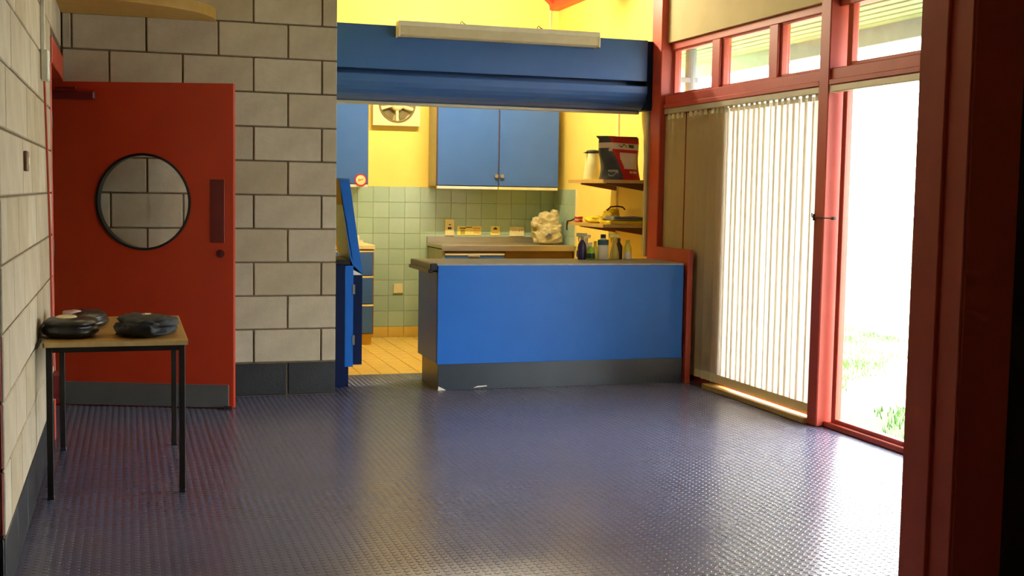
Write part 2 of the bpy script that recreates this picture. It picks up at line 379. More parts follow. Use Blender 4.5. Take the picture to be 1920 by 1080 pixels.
HANGM = as_mesh(bx(-.002, .008, -.018, .018, 1.985, 2.024), WHITE)
for i, y in enumerate(ys): slat(y, math.radians((12, 8, 14, 10)[i % 4]+random.uniform(-3, 3)))
y = -.445
i = 0
while y > -1.66:
    slat(y, math.radians(random.choice((3, 8, -2, 11, 5)))); y -= .074+random.uniform(-.007, .007); i += 1
hr = thing('blind_headrail', 'bare blind headrail over the uncovered glazed bay', 'blind rail', (3.0, -2.9, 2.02))
obj('rail', bx(2.978, 3.03, -4.05, -1.81, 2.022, 2.064, bev=.004), ALU, hr)
obj('end_cap', bx(2.976, 3.032, -1.815, -1.803, 2.02, 2.066, bev=.003), WHITE, hr)
wh = thing('blind_cord_hook', 'thin black hook reaching sideways from the red post', 'hook', (PF, -1.69, 1.275))
obj('hook_rod', tube([(2.966, -1.672, 1.30), (2.964, -1.68, 1.275), (2.962, -1.75, 1.274), (2.962, -1.86, 1.273), (2.962, -1.93, 1.273)], .0035), STRAP, wh)
obj('hook_tip', tube([(2.962, -1.90, 1.273), (2.962, -1.935, 1.273)], .009), STRAP, wh)
obj('hook_plate', bx(2.960, 2.972, -1.705, -1.692, 1.255, 1.295, bev=.002), STRAP, wh)

# ------------------------------------------------------------------ red door and its frame (in the left wall)
fr = struct('door_1', bx(XL-.14, XL+.012, -1.17, -.04, 1.995+.05, 2.19, bev=.004), RED)
obj('door_post', bx(XL-.14, XL+.006, -1.215, -1.15, 0, 2.05, bev=.004), RED, fr)
obj('door_post', bx(XL-.14, XL+.010, -.028, -.002, 0, 2.05, bev=.004), RED, fr)
ANG = math.radians(-20.17); DW, DH, CS, CZ, CR = 1.067, 2.036, .502, 1.296, .292
door = thing('door', 'red flush door standing open with a round glass window', 'door', (-1.40, -.085, 0), ANG)
def door_leaf():
    bm = bmesh.new(); T = .044; n = 64; hole = [(CS+CR*math.cos(6.28318*k/n), CZ+CR*math.sin(6.28318*k/n)) for k in range(n)]
    out = []
    for k in range(n):                                        # matching points on the rectangle
        a = 6.28318*k/n; dx, dz = math.cos(a), math.sin(a); t = 1e9
        if dx > 1e-9: t = min(t, (DW-CS)/dx)
        if dx < -1e-9: t = min(t, -(CS+.07)/dx)
        if dz > 1e-9: t = min(t, (DH-CZ)/dz)
        if dz < -1e-9: t = min(t, (.006-CZ)/dz)
        out.append([CS+dx*t, CZ+dz*t])
    for c in ((-.07, .006), (DW, .006), (DW, DH), (-.07, DH)):      # snap the nearest points to the corners
        j = min(range(n), key=lambda q: (out[q][0]-c[0])**2+(out[q][1]-c[1])**2); out[j] = list(c)
    L0 = [[bm.verts.new((p[0], y, p[1])) for p in q] for y in (0, T) for q in (out, hole)]
    of, hf, ob, hb_ = L0
    for k in range(n):
        j = (k+1) % n
        bm.faces.new((of[k], of[j], hf[j], hf[k])); bm.faces.new((ob[j], ob[k], hb_[k], hb_[j]))
        bm.faces.new((of[j], of[k], ob[k], ob[j])); bm.faces.new((hf[k], hf[j], hb_[j], hb_[k]))
    bmesh.ops.recalc_face_normals(bm, faces=bm.faces); return bm
leaf = obj('door_leaf', door_leaf(), DOORRED, door, local=True)
gp = obj('window_pane', cy((CS, .018, CZ), (CS, .024, CZ), CR+.004, n=64), GLASS, door, local=True)
obj('window_rim', ring((CS, -.006, CZ), CR-.004, CR+.011, .056, 1, 72), BLACK, door, local=True)
obj('push_plate', bx(.926, 1.017, -.003, .002, 1.049, 1.444, bev=.001), MAROON, door, local=True)
lk = obj('lock', cy((.993, -.008, .981), (.993, .004, .981), .026, n=24), MAROON, door, local=True, smooth=False)
obj('keyhole', bx(.990, .996, -.010, -.006, .968, .990), BLACK, lk, local=True)
obj('kick_plate', bx(-.04, 1.043, -.003, .002, .008, .153, bev=.001), KICK, door, local=True)
obj('edge_lipping', bx(DW-.0, DW+.006, .001, .043, .006, DH), RED, door, local=True)
cl = obj('door_closer', bx(-.05, .215, -.045, 0, 1.925, 1.975, bev=.008), MAROON, door, local=True)
obj('closer_arm', bx(-.03, .10, -.05, -.03, 1.985, 2.0, bev=.002), MAROON, cl, local=True)
for z in (.25, 1.0, 1.8): obj('hinge', cy((-.074, .0, z-.05), (-.074, .0, z+.05), .008), KICK, door, local=True)
ds = thing('door_stop', 'small black rubber stop under the free edge of the red door', 'door stop', (-.405, -.475, 0))
obj('wedge', prism([(-.50, .001), (-.43, .001), (-.43, .022), (-.50, .006)], -.45, -.405, 0), BLACK, ds)

# ------------------------------------------------------------------ fittings on the pale left wall
X0 = XL+.0055
cdt = thing('cable_conduit', 'white conduit with a red cable running down the pale block wall', 'cable', (XL, -1.75, .7))
obj('conduit', bx(X0-.004, X0+.014, -1.93, -1.91, 2.02, 3.2, bev=.002), WHITE, cdt)
obj('junction_box', bx(X0-.004, X0+.032, -1.965, -1.875, 1.89, 2.035, bev=.005), WHITE, cdt)
obj('cable', tube([(X0+.006, -1.90, 3.1), (X0+.006, -1.89, 2.03)], .005), RED, cdt)
obj('cable', tube([(X0+.006, -1.86, 1.90), (X0+.006, -1.75, 1.6), (X0+.006, -1.61, 1.25), (X0+.006, -1.53, .9), (X0+.006, -1.50, .45)], .0055), RED, cdt)
sw = thing('wall_switch', 'small brown switch plate on the pale block wall', 'switch', (XL, -2.98, 1.48))
obj('plate', bx(X0-.004, X0+.010, -3.02, -2.94, 1.445, 1.525, bev=.003), BRONZE, sw)
obj('rocker', bx(X0+.009, X0+.014, -2.995, -2.965, 1.47, 1.50, bev=.001), CREAMP, sw)
mb = thing('wall_box', 'maroon box low on the pale wall behind the table', 'box', (XL, -1.32, .26))
obj('casing', bx(X0-.004, X0+.045, -1.41, -1.24, .262, .39, bev=.006), MAROON, mb)
obj('lid', bx(X0+.044, X0+.050, -1.40, -1.25, .27, .382, bev=.002), MAROON, mb)

# curved plywood shelf high in the corner
poly = [(XL+.002, -.002)]
for k in range(33):
    a = -math.pi/2*k/32; poly.append((XL+.945*math.cos(a)**.9, .0-.002+.72*math.sin(a)))
cs = thing('corner_shelf', 'curved plywood shelf high in the corner over the door', 'shelf', (XL, 0, 2.465))
obj('board', prism(poly, 2.468, 2.528, 2), PLY, cs)
edge = bmesh.new(); rim = poly[1:]
for k in range(len(rim)-1):
    (ax, ay), (b2x, b2y) = rim[k], rim[k+1]
    q = [edge.verts.new(v) for v in ((ax, ay, 2.466), (b2x, b2y, 2.466), (b2x, b2y, 2.531), (ax, ay, 2.531))]; edge.faces.new(q)
bmesh.ops.remove_doubles(edge, verts=edge.verts[:], dist=1e-4)
bmesh.ops.recalc_face_normals(edge, faces=edge.faces)
bmesh.ops.solidify(edge, geom=edge.faces[:], thickness=.006)
obj('edge_band', edge, PLYEDGE, cs)

# ------------------------------------------------------------------ table and the black bags on it
tb = thing('side_table', 'small wooden topped table with dark square steel legs', 'table', (-1.08, -2.0, 0))
obj('table_top', bx(-1.375, -.765, -2.555, -1.455, .682, .702, bev=.002), WOODT, tb)
eb = bmesh.new()
add_box(eb, -1.377, -.763, -2.558, -2.553, .681, .7015); add_box(eb, -1.377, -.763, -1.457, -1.452, .681, .7015)
add_box(eb, -.767, -.762, -2.558, -1.452, .681, .7015); add_box(eb, -1.378, -1.373, -2.558, -1.452, .681, .7015)
obj('edge_band', eb, PLYE, tb)
for x in (-1.353, -.789):
    for y in (-2.532, -1.478):
        lg = obj('leg', bx(x-.0135, x+.0135, y-.0135, y+.0135, .004, .683, bev=.002), FRAMEB, tb)
        obj('foot_cap', bx(x-.015, x+.015, y-.015, y+.015, 0, .014, bev=.002), BLACK, lg)
for y in (-2.532, -1.478): obj('rail', bx(-1.34, -.80, y-.0125, y+.0125, .656, .683, bev=.002), FRAMEB, tb)
for x in (-1.353, -.789): obj('rail', bx(x-.0125, x+.0125, -2.52, -1.49, .656, .683, bev=.002), FRAMEB, tb)
def puffy(c, sx, sy, sz, groove=.12, rum=.05, seed=0, sub=4):
    bm = bmesh.new(); bmesh.ops.create_icosphere(bm, subdivisions=sub, radius=1)
    for v in bm.verts:
        p = v.co.copy(); z = math.copysign(abs(p.z)**.75, p.z); k = 1-groove*math.exp(-((p.z-.1)/.13)**2)
        r = math.hypot(p.x, p.y); q = r**.7/r if r > 1e-5 else 0
        n = noise.noise(p*1.7+Vector((seed, 0, 0)))*rum+noise.noise(p*4.1+Vector((0, seed, 0)))*rum*.6
        v.co = (c[0]+sx*p.x*q*(k+n), c[1]+sy*p.y*q*(k+n), c[2]+sz*(max(z, -.94)+(n*1.6 if p.z > -.3 else 0)))
    return bm
TZ = .702
def pouch(name, label, c, s, m, grp, seed, groove, rum, patch=None, pm=None):
    t = thing(name, label, 'bag', (c[0], c[1], TZ), 0, grp)
    obj('body', puffy((c[0], c[1], TZ+s[2]*.94-.001), *s, groove=groove, rum=rum, seed=seed), m, t, smooth=True)
    return t
t = pouch('black_pouch', 'round black leather pouch with a cream patch on top', (-1.272, -2.33, TZ), (.128, .15, .049), LEATHER, None, 2, .16, .04)
obj('patch', lathe([(.045, 0), (.045, .005), (.038, .009)], (-1.288, -2.34, TZ+.088), 28, 1, 1.5), PATCHC, t, smooth=False)
obj('strap_loop', tube([(-1.395, -2.33, TZ+.055), (-1.400, -2.38, TZ+.04), (-1.395, -2.42, TZ+.012), (-1.36, -2.43, TZ+.006)], .006), STRAP, t)
t = pouch('black_pouch', 'glossy black leather pouch with a pinkish patch, against the wall', (-1.222, -1.93, TZ), (.112, .15, .043), LEATHER, None, 5, .1, .06)
obj('patch', puffy((-1.28, -1.96, TZ+.073), .05, .06, .012, 0, .1, 3, 2), PINKP, t, smooth=True)
t = pouch('black_cloth_bag', 'rumpled black cloth bag lying on the table corner', (-.942, -2.33, TZ), (.136, .17, .049), CLOTHB, None, 9, .04, .30)
obj('flap', puffy((-.905, -2.36, TZ+.066), .105, .12, .026, 0, .2, 4, 3), CLOTHB, t, smooth=True)
obj('zip_tag', tube([(-.965, -2.30, TZ+.091), (-.945, -2.31, TZ+.096), (-.92, -2.30, TZ+.093)], .006), PATCHC, t)

# ------------------------------------------------------------------ roller shutter housing over the servery
sh = thing('shutter_housing', 'long blue roller shutter housing spanning the servery opening', 'shutter', (1.6, .75, 2.05))
obj('fascia_panel', bx(.22, 2.895, .70, .735, 2.285, 2.605, bev=.003), BLUED, sh)
obj('recess_back', bx(.22, 2.895, .90, .92, 2.20, 2.59), BLUED, sh)
prof = [(1.05, 2.249), (.708, 2.249), (.70, 2.242)]
for k in range(9):
    a = math.pi/2*k/8; prof.append((.70+.17*(1-math.cos(a)), 2.225-.17*math.sin(a)))
prof += [(1.05, 2.055)]
obj('curved_hood', prism(prof, .22, 2.90, 0), BLUED, sh)
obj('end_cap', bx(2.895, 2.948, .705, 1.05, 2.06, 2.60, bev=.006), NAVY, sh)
obj('bottom_bar', bx(.22, 2.89, .83, .89, 2.035, 2.058, bev=.003), ALU, sh)
obj('top_board', bx(.22, 2.895, .735, 1.05, 2.575, 2.60), BLUED, sh)
gd = thing('shutter_guide', 'grey vertical guide channel below the end of the shutter housing', 'guide rail', (2.96, .75, .9))
obj('channel', bx(2.93, 2.985, .74, .80, .90, 2.06, bev=.003), ALU, gd)
obj('slot', bx(2.926, 2.932, .758, .782, .90, 2.05), CREAMP, gd)
fx = thing('fluorescent_light', 'unlit cream fluorescent batten fixed along the blue shutter housing', 'light', (1.66, .66, 2.52))
obj('batten', bx(.872, 2.452, .60, .699, 2.592, 2.632, bev=.004), WHITE, fx)
obj('diffuser', prism([(.600, 2.594), (.606, 2.532), (.625, 2.520), (.680, 2.520), (.698, 2.532), (.698, 2.594)], .884, 2.442, 0), DIFF, fx)
for x in (.872, 2.440): obj('end_cap', bx(x, x+.013, .596, .699, 2.515, 2.60, bev=.003), WHITE, fx)
for x in (1.365, 1.971): obj('hook', tube([(x, .66, 2.63), (x-.012, .66, 2.648), (x, .66, 2.66), (x+.014, .66, 2.645), (x+.03, .66, 2.64)], .004), FRAMEB, fx)
cn = thing('wall_conduit', 'thin cream conduit in the yellow kitchen corner under the roof timber', 'conduit', (2.91, 3.09, 2.5))
obj('pipe', cy((2.91, 3.094, 2.3), (2.91, 3.094, 3.2), .012), CREAMP, cn)
obj('clip', bx(2.89, 2.93, 3.085, 3.109, 3.02, 3.04, bev=.002), CREAMP, cn)

# ------------------------------------------------------------------ servery counter, its flap and gate
ct = thing('servery_counter', 'long blue laminate servery counter with a charcoal plinth', 'counter', (1.97, .27, 0))
obj('front_panel', bx(1.032, 2.908, -.032, -.010, .186, .878, bev=.002), BLUE, ct)
obj('end_panel', bx(1.030, 1.050, -.010, .55, .192, .83, bev=.002), BLUE, ct)
obj('end_panel', bx(2.886, 2.906, -.010, .55, .10, .875, bev=.002), BLUE, ct)
obj('carcass', bx(1.05, 2.886, -.010, .55, .19, .862), UNDERW, ct)
wt = obj('worktop', bx(1.012, 2.912, -.020, .60, .862, .892, bev=.003), GREYTOP, ct)
obj('worktop_edge', bx(.978, 1.032, -.026, .60, .838, .893, bev=.007), BLACK, wt)
obj('edge_step', bx(.966, 1.0, -.022, .60, .826, .852, bev=.005), BLACK, wt)
pl = obj('plinth', bx(1.042, 2.920, -.026, .46, 0, .187, bev=.002), CHARC, ct)
obj('scuff', prism([(1.042, .001), (1.10, .002), (1.075, .016), (1.046, .03)], -.0275, -.026, 1), WHITE, pl)
obj('scuff', prism([(1.30, .012), (1.40, .020), (1.40, .026), (1.33, .024)], -.0275, -.026, 1), WHITE, pl)
rp = thing('end_screen', 'low red board screen between the counter and the blind', 'panel', (2.94, .36, 0))
obj('board', bx(2.925, 2.962, -.06, .548, 0, .992, bev=.003), REDPOST, rp)
obj('edge_strip', bx(2.922, 2.965, -.066, -.058, 0, .994, bev=.002), REDPOST, rp)
st = thing('counter_stub', 'short navy counter end at the block wall with a black top', 'counter', (.39, .45, 0))
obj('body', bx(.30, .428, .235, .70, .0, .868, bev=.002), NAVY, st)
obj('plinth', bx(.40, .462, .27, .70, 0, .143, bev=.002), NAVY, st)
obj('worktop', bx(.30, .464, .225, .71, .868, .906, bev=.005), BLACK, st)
gt = thing('counter_gate', 'folded narrow gate of a blue leaf and a navy leaf', 'gate', (.49, .45, .14))
obj('leaf', bx(.430, .490, .248, .70, .145, .862, bev=.002), BLUE, gt, )
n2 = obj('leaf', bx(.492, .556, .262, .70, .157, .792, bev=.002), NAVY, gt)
for z in (.30, .66): obj('hinge', bx(.482, .502, .243, .262, z, z+.07, bev=.002), KICK, gt)
obj('wedge', prism([(.492, .795), (.556, .795), (.492, .832)], .262, .60, 1), WHITE, n2)
fl = thing('counter_flap', 'raised blue counter flap leaning back over the narrow gate', 'counter flap', (.5, .5, .8))
obj('board', prism([(.384, 1.466), (.458, 1.462), (.556, .800), (.484, .868), (.468, .909)], .25, .72, 1), BLUE, fl)
obj('underside', prism([(.379, 1.466), (.385, 1.466), (.484, .912), (.478, .912)], .25, .86, 1), mat('flap_underside', (160, 132, 88), .85), fl)
obj('top_lip', prism([(.380, 1.458), (.462, 1.453), (.460, 1.470), (.380, 1.474)], .245, .725, 1), BLUED, fl)

# ------------------------------------------------------------------ kitchen cupboards and worktops
def cupboard(label, x0, x1, doors, knobs, strip):
    t = thing('wall_cupboard', label, 'cupboard', ((x0+x1)/2, 2.94, 1.44))
    obj('carcass', bx(x0, x1, 2.80, 3.0985, 1.445, 2.36, bev=.002), mat('carcass_grey', (176, 168, 140), .5), t)
    obj('edging', bx(x0-.001, x1+.001, 2.790, 2.802, 1.443, 2.362), BRONZE, t)
    w_ = (x1-x0)/doors
    for k in range(doors):
        d = obj('door', bx(x0+k*w_+.006, x0+(k+1)*w_-.006, 2.768, 2.791, 1.452, 2.352, bev=.002), BLUEC, t)
        if knobs:
            kx = x0+w_+(-.028 if k == 0 else .028)
            kn = obj('knob', cy((kx, 2.77, 1.546), (kx, 2.742, 1.546), .012, .019, n=16), STEEL, d)
        if strip: obj('light_pelmet', bx(x0+k*w_+.004, x0+(k+1)*w_-.004, 2.775, 2.80, 1.418, 1.446, bev=.003), WHITE if k == 0 else CREAMP, t)
    return t
cupboard('wide blue wall cupboard with two knobbed doors over the steel sink', 1.712, 2.912, 2, True, True)
c2 = cupboard('blue wall cupboard with a round sticker left of the extractor fan', .47, 1.072, 1, False, True)
stk = thing('round_sticker', 'round cream sticker with a red rim on the blue cupboard', 'sticker', (1.0, 2.766, 1.482))
obj('rim', cy((1.0, 2.7685, 1.484), (1.0, 2.765, 1.484), .056, n=32), REDP, stk)
obj('face', cy((1.0, 2.766, 1.484), (1.0, 2.7635, 1.484), .044, n=32), CREAMP, stk)
obj('print', prism([(.975, 1.470), (1.02, 1.486), (1.028, 1.498), (.995, 1.490), (.98, 1.500)], 2.7625, 2.7636, 1), INKO, stk)

fan = thing('extractor_fan', 'square cream extractor fan with a round spoked grille', 'fan', (1.386, 3.09, 2.0))
FX, FZ = 1.392, 2.205
FANM = mat('fan_cream', (238, 222, 160), .5)
def holed_plate(x0, x1, z0, z1, cx, cz, r, ya, yb, n=48):
    bm = bmesh.new(); o_ = []; h_ = []
    for k in range(n):
        q = 6.28318*k/n; dx, dz = math.cos(q), math.sin(q); t = 1e9
        if abs(dx) > 1e-6: t = min(t, ((x1 if dx > 0 else x0)-cx)/dx)
        if abs(dz) > 1e-6: t = min(t, ((z1 if dz > 0 else z0)-cz)/dz)
        o_.append([cx+dx*t, cz+dz*t]); h_.append((cx+r*dx, cz+r*dz))
    for c in ((x0, z0), (x1, z0), (x1, z1), (x0, z1)):
        j = min(range(n), key=lambda i: (o_[i][0]-c[0])**2+(o_[i][1]-c[1])**2); o_[j] = list(c)
    A, B, D, E_ = [[bm.verts.new((p[0], y, p[1])) for p in q] for y in (ya, yb) for q in (o_, h_)]
    for k in range(n):
        j = (k+1) % n
        for f in ((A[k], A[j], B[j], B[k]), (D[j], D[k], E_[k], E_[j]), (A[j], A[k], D[k], D[j]), (B[k], B[j], E_[j], E_[k])): bm.faces.new(f)
    bmesh.ops.recalc_face_normals(bm, faces=bm.faces); return bm
obj('plate', holed_plate(1.162, 1.612, 2.0, 2.43, FX, FZ, .172, 3.040, 3.100), FANM, fan)
obj('recess', bx(1.162, 1.612, 3.099, 3.108, 2.0, 2.43), FANM, fan)
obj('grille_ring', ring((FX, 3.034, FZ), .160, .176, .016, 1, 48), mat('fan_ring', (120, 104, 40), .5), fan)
for k in range(5):
    a = -math.pi/2+k*2*math.pi/5
    q = bx(-.012, .012, -.011, .011, .05, .166); bmesh.ops.transform(q, matrix=Matrix.Translation((FX, 3.047, FZ)) @ Matrix.Rotation(math.pi/2-a, 4, 'Y'), verts=q.verts)
    obj('spoke', q, CREAMP, fan)
    b = bmesh.new(); a0, a1 = a+.22, a+1.02; V = [(FX+r*math.cos(t), FZ+r*math.sin(t)) for r, t in [(.075, a0), (.150, a0), (.152, (a0+a1)/2), (.150, a1), (.075, a1)]]
    obj('blade', prism(V, 3.080, 3.088, 1), mat('fan_ring', (120, 104, 40), .5), fan)
obj('hub', lathe([(.066, 0), (.064, .022), (.05, .034), (.02, .040)], (0, 0, 0), 28), CREAMP, fan, local=True)
h = [o for o in fan.children if o.name.startswith('hub')][0]; h.rotation_euler = (math.pi/2, 0, 0); h.location = Vector((FX, 3.056, FZ))-fan.location

su = thing('sink_unit', 'sink base unit with blue drawer front and brown open side', 'cabinet', (2.3, 2.8, 0))
obj('side_panel', bx(1.712, 1.732, 2.52, 3.098, .02, .862), mat('panel_greygreen', (150, 156, 136), .5), su)
obj('carcass', bx(1.732, 2.98, 2.54, 3.098, .10, .862), UNDERW, su)
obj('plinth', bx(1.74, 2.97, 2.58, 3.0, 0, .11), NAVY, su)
for k, (z0, z1) in enumerate(((.665, .812), (.12, .655))):
    d = obj('drawer' if k == 0 else 'door', bx(1.735, 2.302, 2.518, 2.541, z0, z1, bev=.002), BLUEC, su)
    if k == 0:
        obj('drawer_rail', bx(1.735, 2.305, 2.512, 2.541, .812, .832, bev=.003), WHITE, d)
        obj('pull', bx(1.955, 2.065, 2.500, 2.519, .795, .812, bev=.003), STEEL, d)
obj('cross_rail', bx(2.31, 2.975, 2.522, 2.541, .80, .862), UNDERW, su)
sk = thing('sink_worktop', 'stainless steel sink worktop with a raised splash edge', 'worktop', (2.35, 2.8, .862))
obj('top', bx(1.703, 2.985, 2.505, 3.098, .872, .905, bev=.003), STEEL, sk)
obj('front_lip', bx(1.703, 2.985, 2.497, 2.507, .852, .906, bev=.003), STEEL, sk)
obj('upstand', bx(1.703, 2.985, 3.078, 3.099, .903, .962, bev=.003), STEEL, sk)
tap = thing('sink_tap', 'small chrome tap beside the carrier bag', 'tap', (2.94, 3.02, .905))
obj('stem', cy((2.94, 3.03, .905), (2.94, 3.03, 1.08), .012), STEEL, tap)
obj('spout', tube([(2.94, 3.03, 1.07), (2.935, 2.99, 1.11), (2.93, 2.93, 1.105), (2.93, 2.91, 1.08)], .010), STEEL, tap)

du = thing('drawer_unit', 'blue three drawer base unit with pale worktop by the mint tiles', 'cabinet', (.78, 2.8, 0))
obj('carcass', bx(.48, 1.080, 2.525, 3.098, .10, .862), BRONZE, du)
obj('plinth', bx(.49, 1.07, 2.56, 3.0, 0, .105), YTILE, du)
for z0, z1 in ((.632, .835), (.378, .605), (.112, .350)):
    d = obj('drawer', bx(.486, 1.066, 2.500, 2.526, z0, z1, bev=.002), BLUEC, du)
    obj('drawer_rail', bx(.486, 1.074, 2.498, 2.526, z1+.004, z1+.020, bev=.002), CREAMP, d)
wt2 = thing('kitchen_worktop', 'short pale kitchen worktop over the three drawer unit', 'worktop', (.78, 2.8, .862))
obj('top', bx(.472, 1.086, 2.49, 3.098, .866, .905, bev=.004), CREAMP, wt2)
obj('upstand', bx(.472, 1.086, 3.08, 3.099, .903, .925, bev=.003), CREAMP, wt2)
bk = thing('soap_box', 'small cream box standing on the pale kitchen worktop', 'box', (.93, 2.6, .905))
obj('carton', bx(.905, .955, 2.56, 2.64, .905, .985, bev=.002), CREAMP, bk); obj('print', bx(.92, .94, 2.558, 2.5605, .93, .965), INKO, bk)

def plate(name, label, cat, x0, x1, z0, z1, m, marks, d=.010, part='face', grp=None):
    t = thing(name, label, cat, ((x0+x1)/2, 3.10, z0), 0, grp)
    obj(part, bx(x0, x1, 3.0995-d, 3.0995, z0, z1, bev=.002), m, t)
    for (a, b, c, e, mm) in marks: obj('print', bx(x0+a*(x1-x0), x0+b*(x1-x0), 3.0985-d, 3.0998-d, z0+c*(z1-z0), z0+e*(z1-z0)), mm, t)
    return t
plate('tall_socket', 'tall cream switch plate with dark rockers on the mint tiles', 'switch', 1.879, 1.971, .972, 1.128, CREAMP, [(.3, .7, .38, .52, INK), (.4, .65, .62, .70, BRONZE)], .012)
plate('warning_label', 'wide yellow printed label above the steel worktop', 'label', 2.002, 2.244, .975, 1.062, LABY, [(.1, .36, .72, .84, INK), (.35, .62, .84, .93, INK), (.66, .95, .70, .82, INKO), (.14, .32, .12, .62, mat('label_olive', (180, 160, 50), .6)), (.68, .92, .25, .34, INKO), (.68, .92, .45, .53, INKO)], .004)
plate('small_sign', 'small cream sign with a dark symbol and orange stripe', 'sign', 2.339, 2.433, .975, 1.065, LABY, [(.3, .7, .62, .78, INK), (.42, .6, .76, .88, INK), (.1, .9, .26, .36, INKO)], .004)
plate('double_socket', 'cream double electric socket beside the plastic carrier bag', 'socket', 2.53, 2.68, .968, 1.061, CREAMP, [(.18, .24, .5, .68, INKO), (.38, .44, .55, .7, INKO), (.62, .68, .5, .68, INKO), (.78, .84, .55, .7, INKO)], .012)
plate('fused_switch', 'cream single switch low on the mint tiles near the yellow skirting', 'switch', 1.382, 1.472, .419, .509, CREAMP, [(.4, .6, .42, .58, WHITE)], .014)
pk = thing('side_socket', 'small dark outlet low on the yellow wall behind the counter', 'socket', (2.996, 2.40, .8))
obj('plate', bx(2.985, 3.0, 2.37, 2.44, .80, .865, bev=.002), BRONZE, pk); obj('face', bx(2.980, 2.986, 2.385, 2.425, .812, .853), INK, pk)

# white carrier bag on the sink
pb = thing('carrier_bag', 'crumpled pale plastic carrier bag slumped on the steel worktop', 'bag', (2.79, 2.76, .905))
def crumple(c, sx, sy, sz, seed, sub=5, top=0.0):
    b = bmesh.new(); bmesh.ops.create_icosphere(b, subdivisions=sub, radius=1)
    for v in b.verts:
        p = v.co.copy(); r = max(abs(p.x), abs(p.y), abs(p.z)); q = p*(1/r)**.55
        n = sum((.5-abs(noise.noise(p*f+Vector((seed, f, 0)))))*a for f, a in ((1.3, .4), (2.7, .2), (6, .07)))-.26
        t = .5+.5*q.z
        v.co = (c[0]+sx*q.x*(1+n)*(1-top*max(0, t-.4)), c[1]+sy*q.y*(1+n), c[2]+max(.001, sz*(q.z+1)/2*(1+n*.6)))
    return b
obj('body', crumple((2.80, 2.75, .9055), .150, .105, .21, 3), PLAST, pb, smooth=True)
obj('gathered_top', crumple((2.81, 2.77, 1.05), .115, .09, .17, 8, 4, .35), PLAST, pb, smooth=True)
obj('handle', crumple((2.70, 2.75, 1.06), .065, .05, .11, 5, 4, .5), PLAST, pb, smooth=True)
obj('handle', crumple((2.87, 2.76, 1.12), .05, .05, .12, 12, 4, .6), PLAST, pb, smooth=True)
obj('print', prism([(2.75, .985), (2.78, 1.015), (2.81, 1.005), (2.79, .975), (2.76, .97)], 2.640, 2.66, 1), mat('bag_print_blue', (96, 100, 110), .5), pb)

# ------------------------------------------------------------------ shelves on the kitchen side wall and what stands on them
for y, z0, z1, lb in ((1.50, .95, 2.35, 'slotted cream upright on the yellow wall between the jug and the bag'), (.93, .95, 2.35, 'slotted cream upright on the yellow wall next to the shutter guide')):
    u = thing('shelf_upright', lb, 'shelf upright', (2.99, y, z0))
    obj('rail', bx(2.984, 3.0005, y-.012, y+.012, z0, z1, bev=.002), CREAMP, u)
    for zz in (1.484, 1.126): obj('bracket', prism([(2.99, zz), (2.66, zz), (2.66, zz-.012), (2.99, zz-.06)], y-.008, y+.008, 1), BRONZE, u)
for lab, z in (('upper kitchen shelf holding the red bag and white jug', 1.484), ('lower kitchen shelf holding the folded yellow cloths', 1.126)):
    s_ = thing('kitchen_shelf', lab, 'shelf', (2.81, 1.18, z))
    obj('board', bx(2.60, 2.983, .815, 1.64, z, z+.026, bev=.002), SHELFW, s_)
    obj('front_edge', bx(2.595, 2.602, .815, 1.64, z-.001, z+.027), SHELFW, s_)
SZ = 1.510
jg = thing('white_jug', 'white plastic jug kettle with a dark lid beside the red bag', 'jug', (2.69, 1.30, SZ))
obj('body', lathe([(.078, 0), (.080, .01), (.066, .14), (.056, .22), (.055, .222)], (2.688, 1.30, SZ), 24), mat('jug_white', (250, 240, 170), .35), jg, smooth=True)
obj('lid', lathe([(.058, .222), (.060, .232), (.055, .245), (.02, .25)], (2.688, 1.30, SZ), 24), INK, jg, smooth=False)
obj('spout', prism([(2.60, 1.735), (2.66, 1.752), (2.66, 1.725)], 1.285, 1.315, 1), INK, jg)
obj('handle', tube([(2.745, 1.30, SZ+.215), (2.79, 1.30, SZ+.20), (2.79, 1.30, SZ+.10), (2.755, 1.30, SZ+.045)], .009), mat('jug_white', (250, 240, 170), .35), jg)
obj('print', bx(2.735, 2.760, 1.235, 1.240, SZ+.02, SZ+.05), BAGRED, jg)

bagt = thing('food_bag', 'red and charcoal foil bag with white panels on the upper shelf', 'bag', (2.77, .93, SZ))
b = bmesh.new(); NU, NV = 44, 40; BW, BH = .385, .345; BX0, BY = 2.578, .93
def outline(v):       # left and right edge as fractions of the width, v up
    l = .0+.05*math.exp(-((v-.12)/.12)**2)*0+.075*math.exp(-((v-.72)/.16)**2)-.03*max(0, v-.88)/.12
    l = .05+.03*math.sin(v*6)-(.08 if v > .93 else .0)*(v-.93)/.07
    r = .985-.09*v-.03*math.sin(v*5)
    return l, r
gf, gb_ = [], []
for j in range(NV+1):
    v = j/NV; l, r = outline(v); rf, rb = [], []
    for i in range(NU+1):
        u = i/NU; x = BX0+BW*(l+(r-l)*u); z = SZ+.001+BH*v*(1+.015*math.sin(u*5))
        bul = .085*(max(0, 1-abs(2*u-1)**2.6)**.6)*(1-.93*v**2.2) + .012*noise.noise(Vector((u*4, v*5, 2)))*(1 if .04 < u < .96 and v > .03 else 0)
        rf.append(b.verts.new((x, BY-bul, z)))
        rb.append(b.verts.new((x, BY+bul*.8+.001, z)) if 0 < i < NU else rf[-1])
    gf.append(rf); gb_.append(rb)
